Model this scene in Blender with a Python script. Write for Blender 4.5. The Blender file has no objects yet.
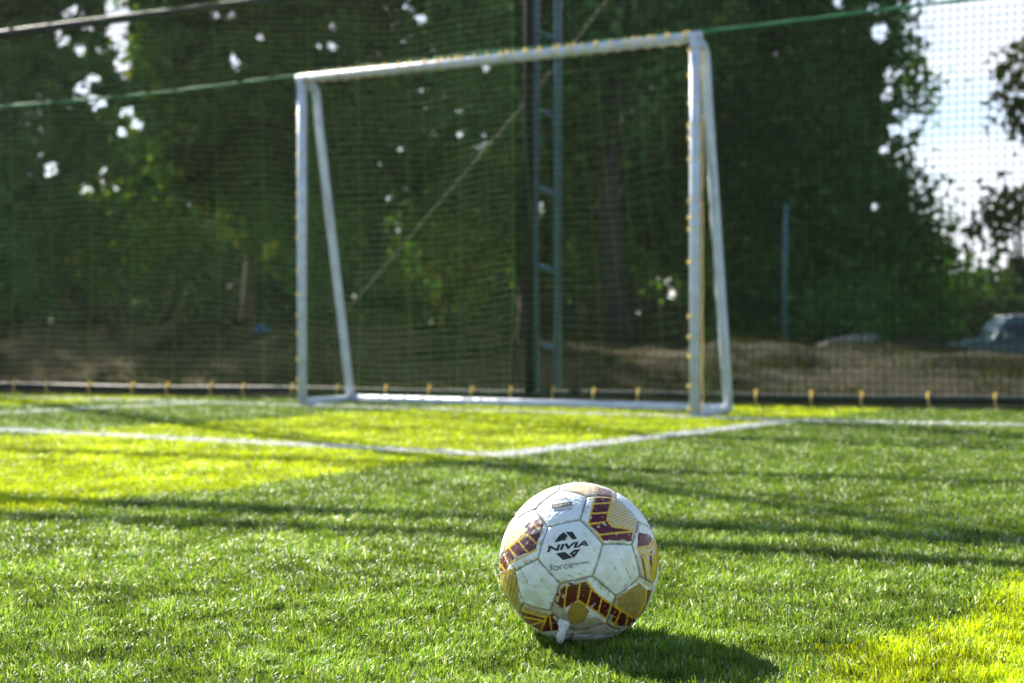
import bpy, bmesh, math
import numpy as np
from mathutils import Vector

rng = np.random.default_rng(7)
scene = bpy.context.scene
COL = scene.collection
PI = math.pi

# ------------------------------------------------------------------ camera numbers (used for planning positions)
CAM_H, FPX, CX, CY, HOR = 0.389, 1422.0, 512.0, 341.5, 334.0
PITCH = math.atan((CY - HOR) / FPX)


def at(px, py, Y):
    """pixel of the photograph + distance -> world point (planning aid)"""
    return np.array([(px - CX) / FPX * Y, Y, CAM_H + (HOR - py) / FPX * Y])


def ground_pt(px, py):
    Y = CAM_H * FPX / (py - HOR)
    return np.array([(px - CX) / FPX * Y, Y])


SUN = np.array([-0.57, 0.822])            # horizontal direction towards the sun
SUN /= np.linalg.norm(SUN)
SUN_EL = math.radians(32.0)

# fence line on the ground
def fence_y(x):
    return 7.96 - 0.346 * (x - 0.157)
FD = np.array([1.0, -0.346]); FD /= np.linalg.norm(FD)
F0 = np.array([0.157, 7.96])
FN = np.array([-FD[1], FD[0]])            # away from the pitch

# ------------------------------------------------------------------ materials
def mat(name):
    m = bpy.data.materials.new(name); m.use_nodes = True
    nt = m.node_tree; nt.nodes.clear()
    out = nt.nodes.new('ShaderNodeOutputMaterial')
    return m, nt, out


def simple(name, col, rough=0.5, metal=0.0, spec=0.5, coat=0.0, var=0.0, scale=20.0, bump=0.0, bscale=60.0, col2=None):
    m, nt, out = mat(name)
    b = nt.nodes.new('ShaderNodeBsdfPrincipled')
    b.inputs['Base Color'].default_value = (*col, 1)
    b.inputs['Roughness'].default_value = rough
    b.inputs['Metallic'].default_value = metal
    b.inputs['Specular IOR Level'].default_value = spec
    b.inputs['Coat Weight'].default_value = coat
    nt.links.new(b.outputs[0], out.inputs[0])
    tc = nt.nodes.new('ShaderNodeTexCoord')
    if var > 0 or col2 is not None:
        n = nt.nodes.new('ShaderNodeTexNoise'); n.inputs['Scale'].default_value = scale; n.inputs['Detail'].default_value = 6
        nt.links.new(tc.outputs['Object'], n.inputs['Vector'])
        r = nt.nodes.new('ShaderNodeValToRGB')
        c2 = col2 if col2 is not None else tuple(c * (1 - var) for c in col)
        r.color_ramp.elements[0].position = 0.35; r.color_ramp.elements[0].color = (*c2, 1)
        r.color_ramp.elements[1].position = 0.62; r.color_ramp.elements[1].color = (*col, 1)
        nt.links.new(n.outputs['Fac'], r.inputs['Fac'])
        nt.links.new(r.outputs['Color'], b.inputs['Base Color'])
    if bump > 0:
        n2 = nt.nodes.new('ShaderNodeTexNoise'); n2.inputs['Scale'].default_value = bscale; n2.inputs['Detail'].default_value = 5
        nt.links.new(tc.outputs['Object'], n2.inputs['Vector'])
        bp = nt.nodes.new('ShaderNodeBump'); bp.inputs['Strength'].default_value = bump; bp.inputs['Distance'].default_value = 0.02
        nt.links.new(n2.outputs['Fac'], bp.inputs['Height']); nt.links.new(bp.outputs[0], b.inputs['Normal'])
    return m


def attr_mat(name, rough=0.4, spec=0.5, trans=0.0, tcol=(1, 1, 1), coat=0.0, tgain=1.0):
    """colour comes from the mesh's Col attribute; trans = share of light passing through (thin leaves, fibres)"""
    m, nt, out = mat(name)
    a = nt.nodes.new('ShaderNodeAttribute'); a.attribute_name = 'Col'
    if spec == 0:
        b = nt.nodes.new('ShaderNodeBsdfDiffuse')
    else:
        b = nt.nodes.new('ShaderNodeBsdfPrincipled')
        b.inputs['Roughness'].default_value = rough
        b.inputs['Specular IOR Level'].default_value = spec
        b.inputs['Coat Weight'].default_value = coat
        b.inputs['Coat Roughness'].default_value = 0.15
    nt.links.new(a.outputs['Color'], b.inputs[0])
    if trans > 0:
        t = nt.nodes.new('ShaderNodeBsdfTranslucent')
        mx = nt.nodes.new('ShaderNodeMix'); mx.data_type = 'RGBA'; mx.blend_type = 'MULTIPLY'
        mx.inputs[0].default_value = 1.0
        nt.links.new(a.outputs['Color'], mx.inputs[6]); mx.inputs[7].default_value = (*[c * tgain for c in tcol], 1)
        nt.links.new(mx.outputs[2], t.inputs['Color'])
        ms = nt.nodes.new('ShaderNodeMixShader'); ms.inputs[0].default_value = trans
        nt.links.new(b.outputs[0], ms.inputs[1]); nt.links.new(t.outputs[0], ms.inputs[2])
        nt.links.new(ms.outputs[0], out.inputs[0])
    else:
        nt.links.new(b.outputs[0], out.inputs[0])
    return m


M_white = simple('white_painted_steel', (0.70, 0.77, 0.86), 0.55, var=0.22, scale=14, bump=0.08, bscale=90)
M_tie = None
M_ropeg = simple('green_rope', (0.06, 0.30, 0.12), 0.7, var=0.35, scale=160)
M_ropeb = simple('hemp_rope', (0.22, 0.22, 0.13), 0.8, var=0.4, scale=120)
M_pipe = simple('black_painted_pipe', (0.030, 0.034, 0.030), 0.6, var=0.3, scale=30, bump=0.1)
M_mast = simple('blue_green_painted_steel', (0.11, 0.22, 0.28), 0.32, var=0.25, scale=18, bump=0.1)
M_mastdark = simple('dark_painted_steel', (0.006, 0.010, 0.010), 0.6, var=0.25, scale=18)
M_kerb = simple('mossy_concrete', (0.16, 0.15, 0.07), 0.9, col2=(0.07, 0.08, 0.03), scale=9, bump=0.4)
M_gathered = simple('dark_net_bundle', (0.02, 0.05, 0.03), 0.8, var=0.4, scale=90, bump=0.5)


def cord_mat(name, col, trans):
    m, nt, out = mat(name)
    b = nt.nodes.new('ShaderNodeBsdfDiffuse'); b.inputs['Color'].default_value = (*col, 1)
    t = nt.nodes.new('ShaderNodeBsdfTranslucent'); t.inputs['Color'].default_value = (*col, 1)
    ms = nt.nodes.new('ShaderNodeMixShader'); ms.inputs[0].default_value = trans
    nt.links.new(b.outputs[0], ms.inputs[1]); nt.links.new(t.outputs[0], ms.inputs[2]); nt.links.new(ms.outputs[0], out.inputs[0])
    return m


M_tie = cord_mat('yellow_twine', (0.90, 0.76, 0.32), 0.5)
M_net = cord_mat('dark_green_net_cord', (0.008, 0.030, 0.010), 0.2)
M_net2 = cord_mat('sunlit_net_cord', (0.20, 0.33, 0.14), 0.6)  # light colour paints the sun's glow on the left bay's second sheet
M_goalnet = cord_mat('light_green_net_cord', (0.15, 0.25, 0.10), 0.5)


# ------------------------------------------------------------------ mesh helpers
class MB:
    def __init__(s):
        s.v, s.f, s.c, s.n = [], [], [], 0

    def add(s, v, f, col=None):
        v = np.asarray(v, float).reshape(-1, 3)
        s.v.append(v)
        s.f.extend([[i + s.n for i in q] for q in f])
        if col is not None:
            s.c.append(np.tile(np.asarray(col, float), (len(v), 1)))
        s.n += len(v)

    def tube(s, pts, r, sides=8, caps=True, col=None):
        pts = np.asarray(pts, float); n = len(pts)
        r = np.broadcast_to(np.asarray(r, float), (n,))
        t = np.gradient(pts, axis=0); t /= np.linalg.norm(t, axis=1)[:, None] + 1e-12
        ref = np.array([0, 0, 1.0]) if abs(t[0][2]) < 0.9 else np.array([0, 1.0, 0])
        u = np.cross(ref, t[0]); u /= np.linalg.norm(u)
        vs = []
        for i in range(n):
            u = u - t[i] * u.dot(t[i]); u /= np.linalg.norm(u)
            w = np.cross(t[i], u)
            a = np.arange(sides) * 2 * PI / sides
            vs.append(pts[i] + r[i] * (np.cos(a)[:, None] * u + np.sin(a)[:, None] * w))
        f = []
        for i in range(n - 1):
            for k in range(sides):
                k2 = (k + 1) % sides
                f.append([i * sides + k, i * sides + k2, (i + 1) * sides + k2, (i + 1) * sides + k])
        if caps:
            f.append(list(range(sides))[::-1]); f.append([(n - 1) * sides + k for k in range(sides)])
        s.add(np.concatenate(vs), f, col)

    def box(s, c, size, rz=0.0, col=None):
        h = np.array(size) / 2
        v = np.array([[x, y, z] for x in (-1, 1) for y in (-1, 1) for z in (-1, 1)]) * h
        R = np.array([[math.cos(rz), -math.sin(rz), 0], [math.sin(rz), math.cos(rz), 0], [0, 0, 1]])
        v = v @ R.T + np.array(c)
        s.add(v, [[0, 1, 3, 2], [4, 6, 7, 5], [0, 4, 5, 1], [2, 3, 7, 6], [0, 2, 6, 4], [1, 5, 7, 3]], col)

    def ring(s, c, axis, R, r, seg=14, sides=6):
        axis = np.asarray(axis, float); axis /= np.linalg.norm(axis)
        ref = np.array([0, 0, 1.0]) if abs(axis[2]) < 0.9 else np.array([1.0, 0, 0])
        u = np.cross(ref, axis); u /= np.linalg.norm(u); w = np.cross(axis, u)
        vs = []
        for i in range(seg):
            a = 2 * PI * i / seg; d = math.cos(a) * u + math.sin(a) * w
            for k in range(sides):
                b = 2 * PI * k / sides
                vs.append(np.asarray(c) + d * (R + r * math.cos(b)) + axis * r * math.sin(b))
        f = [[i * sides + k, ((i + 1) % seg) * sides + k, ((i + 1) % seg) * sides + (k + 1) % sides, i * sides + (k + 1) % sides] for i in range(seg) for k in range(sides)]
        s.add(np.array(vs), f)

    def build(s, name, m, parent=None, smooth=True, loc=None):
        v = np.concatenate(s.v)
        o = link_mesh(name, v, s.f, m, parent, smooth, np.concatenate(s.c) if s.c else None)
        return o


def link_mesh(name, v, f, m, parent=None, smooth=True, col=None):
    """all coordinates are world coordinates; a child keeps them relative to its (unrotated) parent"""
    me = bpy.data.meshes.new(name)
    off = np.array(parent.matrix_basis.translation) if parent is not None else np.zeros(3)
    if parent is not None and parent.parent is not None:
        off = off + np.array(parent.parent.matrix_basis.translation)
    v = np.asarray(v, float) - off
    if isinstance(f, np.ndarray):
        fill(me, v, f)
    else:
        me.from_pydata(v.tolist(), [], f)
    if col is not None:
        a = me.color_attributes.new('Col', 'FLOAT_COLOR', 'POINT')
        cc = np.ones((len(v), 4), np.float32); cc[:, :3] = col
        a.data.foreach_set('color', cc.ravel())
    if smooth:
        me.polygons.foreach_set('use_smooth', np.ones(len(me.polygons), bool))
    me.update()
    o = bpy.data.objects.new(name, me); COL.objects.link(o)
    for mm in (m if isinstance(m, (list, tuple)) else [m]):
        me.materials.append(mm)
    if parent is not None:
        o.parent = parent
    return o


def fill(me, v, f):
    """f: (n,3) or (n,4) int array"""
    n, k = f.shape
    me.vertices.add(len(v)); me.vertices.foreach_set('co', np.asarray(v, np.float32).ravel())
    me.loops.add(n * k); me.loops.foreach_set('vertex_index', f.astype(np.int32).ravel())
    me.polygons.add(n)
    me.polygons.foreach_set('loop_start', np.arange(0, n * k, k, dtype=np.int32))
    me.update(calc_edges=True)


def tag(o, label=None, cat=None, group=None, kind=None):
    if label: o['label'] = label
    if cat: o['category'] = cat
    if group: o['group'] = group
    if kind: o['kind'] = kind
    return o


def empty(name, loc):
    o = bpy.data.objects.new(name, None); COL.objects.link(o); o.location = tuple(loc)
    o.empty_display_size = 0.2
    return o


def p3(p, z):
    return np.array([p[0], p[1], z])


# smooth pseudo noise from random sines
def make_noise(seed, dims=2, n=24, lo=0.6, hi=2.2):
    r = np.random.default_rng(seed)
    k = r.normal(size=(n, dims)); k /= np.linalg.norm(k, axis=1)[:, None]
    k *= r.uniform(lo, hi, n)[:, None] * 2 * PI
    ph = r.uniform(0, 2 * PI, n)
    def f(p, scale=1.0):
        p = np.asarray(p, float) * scale
        out = np.zeros(p.shape[:-1])
        for i in range(n):
            out += np.sin(p @ k[i] + ph[i])
        return out / math.sqrt(n / 2)
    return f
nz = make_noise(3)
nz3 = make_noise(5, 3)

# ------------------------------------------------------------------ terrain
def terrain(x, y):
    x = np.asarray(x, float); y = np.asarray(y, float)
    yf = 7.96 - 0.346 * (np.clip(x, -14, 14) - 0.157)
    top = np.interp(x, [-12, -4, -2.2, -0.6, 0.9, 1.9, 3.0, 4.0, 5.0, 8], [0.46, 0.44, 0.42, 0.34, 0.24, 0.24, 0.25, 0.16, 0.02, -0.02])
    d = y - yf
    s = np.clip((d - 2.0) / 2.2, 0, 1); s = s * s * (3 - 2 * s)
    far = np.interp(x, [-10, 0, 3, 7], [0.45, 0.2, -0.1, -0.75])
    q = np.clip((y - 15) / 10, 0, 1); q = q * q * (3 - 2 * q)
    z = -0.03 + s * (top * (1 - q) + far * q + 0.03)
    p = np.stack([x, y], -1)
    z = z + s * (0.045 * nz(p, 0.35) + 0.02 * nz(p, 1.1)) + np.clip(d - .3, 0, 1) * 0.008 * nz(p, 2.3)
    return z


gx = np.concatenate([-np.geomspace(180, 14, 16), np.linspace(-13.5, 13.5, 190), np.geomspace(14, 180, 16)])
gy = np.concatenate([-np.geomspace(60, 3, 12), np.linspace(-2, 5.5, 8), np.linspace(5.8, 20, 150), np.geomspace(20.4, 220, 40)])
GX, GY = np.meshgrid(gx, gy)
GZ = terrain(GX, GY)
nx, ny = len(gx), len(gy)
idx = np.arange(nx * ny).reshape(ny, nx)
gf = np.stack([idx[:-1, :-1], idx[:-1, 1:], idx[1:, 1:], idx[1:, :-1]], -1).reshape(-1, 4)
M_ground, nt, out = mat('bare_earth')
b = nt.nodes.new('ShaderNodeBsdfPrincipled'); b.inputs['Roughness'].default_value = 0.95; b.inputs['Specular IOR Level'].default_value = 0.1
tc = nt.nodes.new('ShaderNodeTexCoord')
n1 = nt.nodes.new('ShaderNodeTexNoise'); n1.inputs['Scale'].default_value = 1.3; n1.inputs['Detail'].default_value = 8
n2 = nt.nodes.new('ShaderNodeTexNoise'); n2.inputs['Scale'].default_value = 14; n2.inputs['Detail'].default_value = 8
nt.links.new(tc.outputs['Object'], n1.inputs['Vector']); nt.links.new(tc.outputs['Object'], n2.inputs['Vector'])
r1 = nt.nodes.new('ShaderNodeValToRGB')
r1.color_ramp.elements[0].position = 0.38; r1.color_ramp.elements[0].color = (0.10, 0.066, 0.028, 1)
r1.color_ramp.elements[1].position = 0.62; r1.color_ramp.elements[1].color = (0.23, 0.15, 0.070, 1)
e = r1.color_ramp.elements.new(0.5); e.color = (0.12, 0.092, 0.038, 1)
r2 = nt.nodes.new('ShaderNodeValToRGB')
r2.color_ramp.elements[0].position = 0.3; r2.color_ramp.elements[0].color = (0.55, 0.55, 0.5, 1)
r2.color_ramp.elements[1].position = 0.7; r2.color_ramp.elements[1].color = (1.15, 1.1, 1.0, 1)
nt.links.new(n1.outputs['Fac'], r1.inputs[0]); nt.links.new(n2.outputs['Fac'], r2.inputs[0])
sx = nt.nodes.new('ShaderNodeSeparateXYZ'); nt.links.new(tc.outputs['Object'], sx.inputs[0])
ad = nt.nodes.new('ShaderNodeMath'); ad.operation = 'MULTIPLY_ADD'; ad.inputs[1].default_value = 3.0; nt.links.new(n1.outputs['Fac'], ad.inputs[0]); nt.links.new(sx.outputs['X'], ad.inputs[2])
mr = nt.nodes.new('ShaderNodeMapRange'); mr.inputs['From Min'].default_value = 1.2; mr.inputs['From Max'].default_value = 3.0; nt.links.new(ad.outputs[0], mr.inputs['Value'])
olive_right = nt.nodes.new('ShaderNodeMix'); olive_right.data_type = 'RGBA'; olive_right.inputs[7].default_value = (0.026, 0.026, 0.011, 1)  # darker olive tone mixed in towards the right
nt.links.new(mr.outputs[0], olive_right.inputs[0]); nt.links.new(r1.outputs[0], olive_right.inputs[6])
mx = nt.nodes.new('ShaderNodeMix'); mx.data_type = 'RGBA'; mx.blend_type = 'MULTIPLY'; mx.inputs[0].default_value = 1
nt.links.new(olive_right.outputs[2], mx.inputs[6]); nt.links.new(r2.outputs[0], mx.inputs[7]); nt.links.new(mx.outputs[2], b.inputs['Base Color'])
bp = nt.nodes.new('ShaderNodeBump'); bp.inputs['Strength'].default_value = 0.7; bp.inputs['Distance'].default_value = 0.06
nt.links.new(n2.outputs['Fac'], bp.inputs['Height']); nt.links.new(bp.outputs[0], b.inputs['Normal'])
nt.links.new(b.outputs[0], out.inputs[0])
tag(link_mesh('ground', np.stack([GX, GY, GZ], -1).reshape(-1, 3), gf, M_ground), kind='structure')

# ------------------------------------------------------------------ turf
GL, GR = np.array([-1.150, 7.79]), np.array([0.862, 6.70])
GD = (GR - GL) / np.linalg.norm(GR - GL)
GN = np.array([-GD[1], GD[0]])
lines = {
    'front': [(-0.039, 4.57), (-3.8, 6.83)],
    'side': [(-0.039, 4.57), (1.243, 6.36)],
    'goal': [(-4.2, 9.36), (-1.73, 8.10), (0.862, 6.69), (1.243, 6.40), (2.19, 6.08), (4.8, 5.31)],
    'flank': [(-1.73, 8.10), (-2.72, 6.72)],
}
HW = 0.060


def dist_poly(P, pl):
    d = np.full(len(P), 9.0)
    for a, b_ in zip(pl[:-1], pl[1:]):
        a = np.array(a); b_ = np.array(b_); ab = b_ - a
        t = np.clip(((P - a) @ ab) / ab.dot(ab), 0, 1)
        d = np.minimum(d, np.linalg.norm(P - a - t[:, None] * ab, axis=1))
    return d


BZ = -0.004       # turf backing
# backing sheet: follows the fence line, reaches behind the camera
xs = np.linspace(-9, 8, 60)
bm = MB()
vv = [[x, -4, BZ] for x in xs] + [[x, fence_y(x) + 0.10, BZ] for x in xs]
bm.add(vv, [[i, i + 1, 60 + i + 1, 60 + i] for i in range(59)])
M_back = simple('turf_backing', (0.030, 0.065, 0.012), 0.9, spec=0.1, col2=(0.015, 0.035, 0.008), scale=70)
tag(bm.build('turf_backing_ground', M_back), kind='structure')

# fibre roots: density falls with distance, width grows
def sample_roots():
    out = []
    D0 = 132000.0
    # near block
    Y = np.concatenate([rng.uniform(0.75, 1.8, int(D0 * 1.05 * 2.3))])
    X = rng.uniform(-1.15, 1.15, len(Y)); out.append(np.stack([X, Y], 1))
    # far: pdf ~ (0.8Y+1)/Y^2
    yy = np.linspace(1.8, 9.9, 4000); pdf = (0.86 * yy + 1.3) / yy ** 2; cdf = np.cumsum(pdf); tot = cdf[-1] * (yy[1] - yy[0]); cdf /= cdf[-1]
    n = int(D0 * 3.24 * tot)
    Y = np.interp(rng.uniform(0, 1, n), cdf, yy)
    X = rng.uniform(-0.5, 0.5, n) * (0.86 * Y + 1.3); out.append(np.stack([X, Y], 1))
    P = np.concatenate(out)
    keep = P[:, 1] < 7.96 - 0.346 * (P[:, 0] - 0.157) + 0.09
    return P[keep]


ROOT = sample_roots()
BALL_C, BALL_R = np.array([0.0872, 1.845, 0.092]), 0.103
d = np.linalg.norm(ROOT - BALL_C[:2], axis=1)
ROOT = ROOT[d > 0.045]
print('fibres', len(ROOT))
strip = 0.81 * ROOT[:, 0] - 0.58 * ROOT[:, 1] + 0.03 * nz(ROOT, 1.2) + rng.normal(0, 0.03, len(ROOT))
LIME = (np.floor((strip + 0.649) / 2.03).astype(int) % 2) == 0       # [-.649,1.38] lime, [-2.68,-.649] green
DL = {k: dist_poly(ROOT, v) for k, v in lines.items()}
jit = rng.normal(0, 0.006, len(ROOT))


def fibres(P, lime, white):
    n = len(P)
    clump = nz(P, 5.0); clump2 = nz(P, 1.5); fine = nz(P, 17.0)
    L = np.clip(0.0098 + 0.0016 * clump + 0.0026 * fine + rng.normal(0, 0.0020, n), 0.0035, 0.018)
    W = 0.00145 * (np.maximum(P[:, 1], 1.3) / 1.8) ** 0.75 * rng.uniform(0.7, 1.3, n)
    az = rng.uniform(0, 2 * PI, n) + 0.0
    tilt = np.clip(np.abs(rng.normal(0.72, 0.45, n)) + 0.10 * clump, 0.02, 1.35)
    # pile direction: green rolls lean towards the sun side, lime rolls away
    lean = np.stack([np.cos(az) * np.sin(tilt), np.sin(az) * np.sin(tilt)], 1)
    bias = np.where(lime[:, None], -SUN * 0.16, SUN * 0.20) + 0.12 * np.stack([clump2, nz(P[:, ::-1], 1.9)], 1)
    lean = lean + bias
    up = np.cos(tilt)
    D = np.concatenate([lean, up[:, None]], 1); D /= np.linalg.norm(D, axis=1)[:, None]
    sd = np.stack([-np.sin(az + rng.normal(0, .8, n)), np.cos(az), np.zeros(n)], 1); sd /= np.linalg.norm(sd, axis=1)[:, None]
    base = np.concatenate([P, np.full((n, 1), BZ)], 1)
    D0 = D * np.array([0.45, 0.45, 1]); D0 /= np.linalg.norm(D0, axis=1)[:, None]
    mid = base + D0 * (L * 0.55)[:, None]
    D1 = D * np.array([1.5, 1.5, 1]); D1 /= np.linalg.norm(D1, axis=1)[:, None]
    tip = mid + D1 * (L * 0.5)[:, None]
    h = (W / 2)[:, None] * sd
    V = np.stack([base - h, base + h, mid + h * 0.95, mid - h * 0.95, tip + h * 0.35, tip - h * 0.35], 1)
    F = np.arange(n)[:, None] * 6
    F = np.concatenate([F + np.array([0, 1, 2, 3]), F + np.array([3, 2, 4, 5])], 0)
    g = rng.uniform(0, 1, (n, 1))
    if white:
        c = np.tile([0.86, 0.87, 0.86], (n, 1)) * rng.uniform(0.8, 1.05, (n, 1))
    else:
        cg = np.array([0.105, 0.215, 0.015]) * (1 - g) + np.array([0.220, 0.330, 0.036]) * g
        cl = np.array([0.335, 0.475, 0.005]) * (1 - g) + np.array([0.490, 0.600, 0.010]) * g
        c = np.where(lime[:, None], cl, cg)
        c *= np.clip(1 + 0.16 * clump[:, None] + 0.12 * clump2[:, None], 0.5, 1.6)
        dark = rng.uniform(0, 1, n) < np.where(lime, 0.12, 0.28)
        c[dark] *= np.array([0.45, 0.55, 0.6])
        pale = rng.uniform(0, 1, n) < np.where(lime, 0.008, np.interp(P[:, 1], [1.9, 2.6, 5.5, 8], [0.02, 0.06, 0.06, 0.03])) * np.clip(1 + 0.9 * clump, 0.1, 3)
        c[pale] = np.array([0.58, 0.62, 0.56]) * rng.uniform(0.7, 1.2, (pale.sum(), 1))  # pale dry fibres, more at mid distance to paint sun glints
    return V.reshape(-1, 3), F, np.repeat(c, 6, 0)


M_grass = attr_mat('turf_fibre', rough=0.42, spec=0.42, trans=0.50, tcol=(1.22, 1.12, 0.75))
M_line = attr_mat('white_turf_fibre', rough=0.4, spec=0.4, trans=0.35)
onany = np.zeros(len(ROOT), bool)
for k, pl in lines.items():
    on = (DL[k] + jit < HW) & ~onany
    onany |= on
    v, f, c = fibres(ROOT[on], LIME[on], True)
    o = link_mesh('pitch_line', v, f, M_line, None, True, c)
    tag(o, kind='structure')
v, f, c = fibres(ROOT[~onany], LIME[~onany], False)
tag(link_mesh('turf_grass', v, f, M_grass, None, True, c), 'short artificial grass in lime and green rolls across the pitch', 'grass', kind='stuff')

# ------------------------------------------------------------------ football
R = BALL_R
def proj(P):
    """world -> photograph pixel"""
    d = P - np.array([0, 0, CAM_H])
    c, s = math.cos(PITCH), math.sin(PITCH)
    yy = d[..., 1] * c - d[..., 2] * s
    zz = d[..., 1] * s + d[..., 2] * c
    return np.stack([CX + FPX * d[..., 0] / yy, CY - FPX * zz / yy], -1)


def ray(px):
    c, s = math.cos(PITCH), math.sin(PITCH)
    u, v = (px[0] - CX) / FPX, (CY - px[1]) / FPX
    d = np.array([u, c + v * s, -s + v * c]); return d / np.linalg.norm(d)


def ball_dir(zx, zy):
    """crop pixel -> unit direction on the ball"""
    px = (480 + zx / 3.795, 470 + zy / 3.795)
    d = ray(px); o = np.array([0, 0, CAM_H]) - BALL_C
    b_ = o.dot(d); disc = b_ * b_ - (o.dot(o) - R * R)
    t = -b_ - math.sqrt(max(disc, 0))
    q = o + t * d
    return q / np.linalg.norm(q)


# truncated icosahedron turned so that one hexagon faces the camera
ph = (1 + 5 ** .5) / 2
IV = np.array([[0, s, t * ph] for s in (-1, 1) for t in (-1, 1)] + [[s, t * ph, 0] for s in (-1, 1) for t in (-1, 1)] + [[t * ph, 0, s] for s in (-1, 1) for t in (-1, 1)], float)
IV /= np.linalg.norm(IV[0])
dots = IV @ IV.T
NB = [[j for j in range(12) if j != i and dots[i, j] > 0.4] for i in range(12)]
faces = [(i, j, k) for i in range(12) for j in NB[i] if j > i for k in NB[j] if k > j and k in NB[i]]
fc = IV[list(faces[0])].sum(0); fc /= np.linalg.norm(fc)
pv = IV[faces[0][0]]
def frame(n, p):
    t = p - n * n.dot(p); t /= np.linalg.norm(t)
    return np.stack([n, t, np.cross(n, t)], 1)
tn, tp = ball_dir(339, 305), ball_dir(309, 143)
ROT = frame(tn, tp) @ frame(fc, pv).T
IV = IV @ ROT.T
def T(i, j):
    q = 2 * IV[i] + IV[j]; return q / np.linalg.norm(q)
panels = []
for i in range(12):
    c0 = IV[i]; vs = [T(i, j) for j in NB[i]]
    panels.append(('pent', c0, vs))
for (i, j, k) in faces:
    c0 = IV[i] + IV[j] + IV[k]; c0 /= np.linalg.norm(c0)
    panels.append(('hex', c0, [T(a, b_) for a, b_ in ((i, j), (j, i), (j, k), (k, j), (k, i), (i, k))]))
def order(c0, vs):
    ref = vs[0] - c0 * c0.dot(vs[0]); ref /= np.linalg.norm(ref); w = np.cross(c0, ref)
    return [vs[q] for q in np.argsort([math.atan2(x.dot(w), x.dot(ref)) for x in vs])]
panels = [(k, c0, order(c0, vs)) for k, c0, vs in panels]

# cube sphere grid
N = 250
uu = np.tan(np.linspace(-PI / 4, PI / 4, N))
A, B = np.meshgrid(uu, uu)
VS, FS = [], []
for q, (ax, sg) in enumerate([(0, 1), (0, -1), (1, 1), (1, -1), (2, 1), (2, -1)]):
    p = np.zeros((N, N, 3)); p[..., ax] = sg; p[..., (ax + 1) % 3] = A * sg; p[..., (ax + 2) % 3] = B
    p /= np.linalg.norm(p, axis=-1, keepdims=True)
    VS.append(p.reshape(-1, 3))
    ii = np.arange(N * N).reshape(N, N) + q * N * N
    FS.append(np.stack([ii[:-1, :-1], ii[:-1, 1:], ii[1:, 1:], ii[1:, :-1]], -1).reshape(-1, 4))
U = np.concatenate(VS); FS = np.concatenate(FS)
# weld the six grids' borders
key = np.round(U * 1e6).astype(np.int64)
_, first, inv = np.unique(key, axis=0, return_index=True, return_inverse=True)
inv = inv.ravel(); U = U[first]; FS = inv[FS]
nv = len(U)
pid = np.full(nv, -1); ed = np.full(nv, -9.0); cd = np.full(nv, 9.0)
for q, (k, c0, vs) in enumerate(panels):
    m_ = np.full(nv, 9.0)
    for a, b_ in zip(vs, vs[1:] + vs[:1]):
        nn = np.cross(a, b_); nn /= np.linalg.norm(nn)
        m_ = np.minimum(m_, U @ nn)
    better = m_ > ed
    ed = np.where(better, m_, ed); pid = np.where(better, q, pid)
    for a in vs:
        cd = np.minimum(cd, np.linalg.norm(U - a, axis=1))
ed = np.maximum(ed, 0) * R; cd = cd * R             # metres
ishex = np.array([p[0] == 'hex' for p in panels])[pid]
centre = np.array([p[1] for p in panels])[pid]
isfront = (centre @ tn) > 0.99
wear = nz3(U, 3.0); wear2 = nz3(U, 8.0); wear3 = nz3(U[:, ::-1], 30.0)
WHITE = np.array([0.77, 0.82, 0.85]); MAROON = np.array([0.100, 0.006, 0.014]); GOLD = np.array([0.46, 0.33, 0.10]); YEL = np.array([0.72, 0.46, 0.02]); CREAM = np.array([0.72, 0.62, 0.46])
col = np.tile(WHITE, (nv, 1))
# generic pattern for all patterned hexagons (the far side keeps it)
hx = ishex & ~isfront
ref = np.cross(centre, np.array([0.21, 0.35, 0.91])); ref /= np.linalg.norm(ref, axis=1)[:, None]
wv = np.cross(centre, ref)
pu = (U * ref).sum(1); pw = (U * wv).sum(1)
band = np.abs(pw - 0.12 * np.sin(pu * 9)) < 0.13
col[hx & (pw > 0.1)] = GOLD
col[hx & band] = MAROON
col[hx & band & (np.abs(((pu * 9) % 1) - 0.5) < 0.05)] = YEL
col[hx & (np.abs(np.abs(pw - 0.12 * np.sin(pu * 9)) - 0.13) < 0.012)] = YEL

# the side one sees: outlines in crop pixels
WP = BALL_C + U * R
view = np.array([0, 0, CAM_H]) - WP; view /= np.linalg.norm(view, axis=1)[:, None]
vis = (view * U).sum(1) > 0.02
Z = (proj(WP) - np.array([480, 470])) * 3.795
Z = Z + 0.8 * np.stack([wear3, nz3(U, 27.0)], 1)
col[vis & hx] = WHITE


def inpoly(poly):
    x, y = Z[:, 0], Z[:, 1]; r = np.zeros(nv, bool); n = len(poly)
    for i in range(n):
        x1, y1 = poly[i]; x2, y2 = poly[(i + 1) % n]
        if y1 == y2: continue
        c_ = ((y1 > y) != (y2 > y)) & (x < (x2 - x1) * (y - y1) / (y2 - y1) + x1)
        r ^= c_
    return r & vis


def stroke(pl, w):
    return (dist_poly(Z, pl) < w) & vis


def hatch(mask, ang, per, wd, c):
    q = Z[:, 0] * math.cos(ang) + Z[:, 1] * math.sin(ang)
    col[mask & ((q / per) % 1 < wd)] = c


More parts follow.
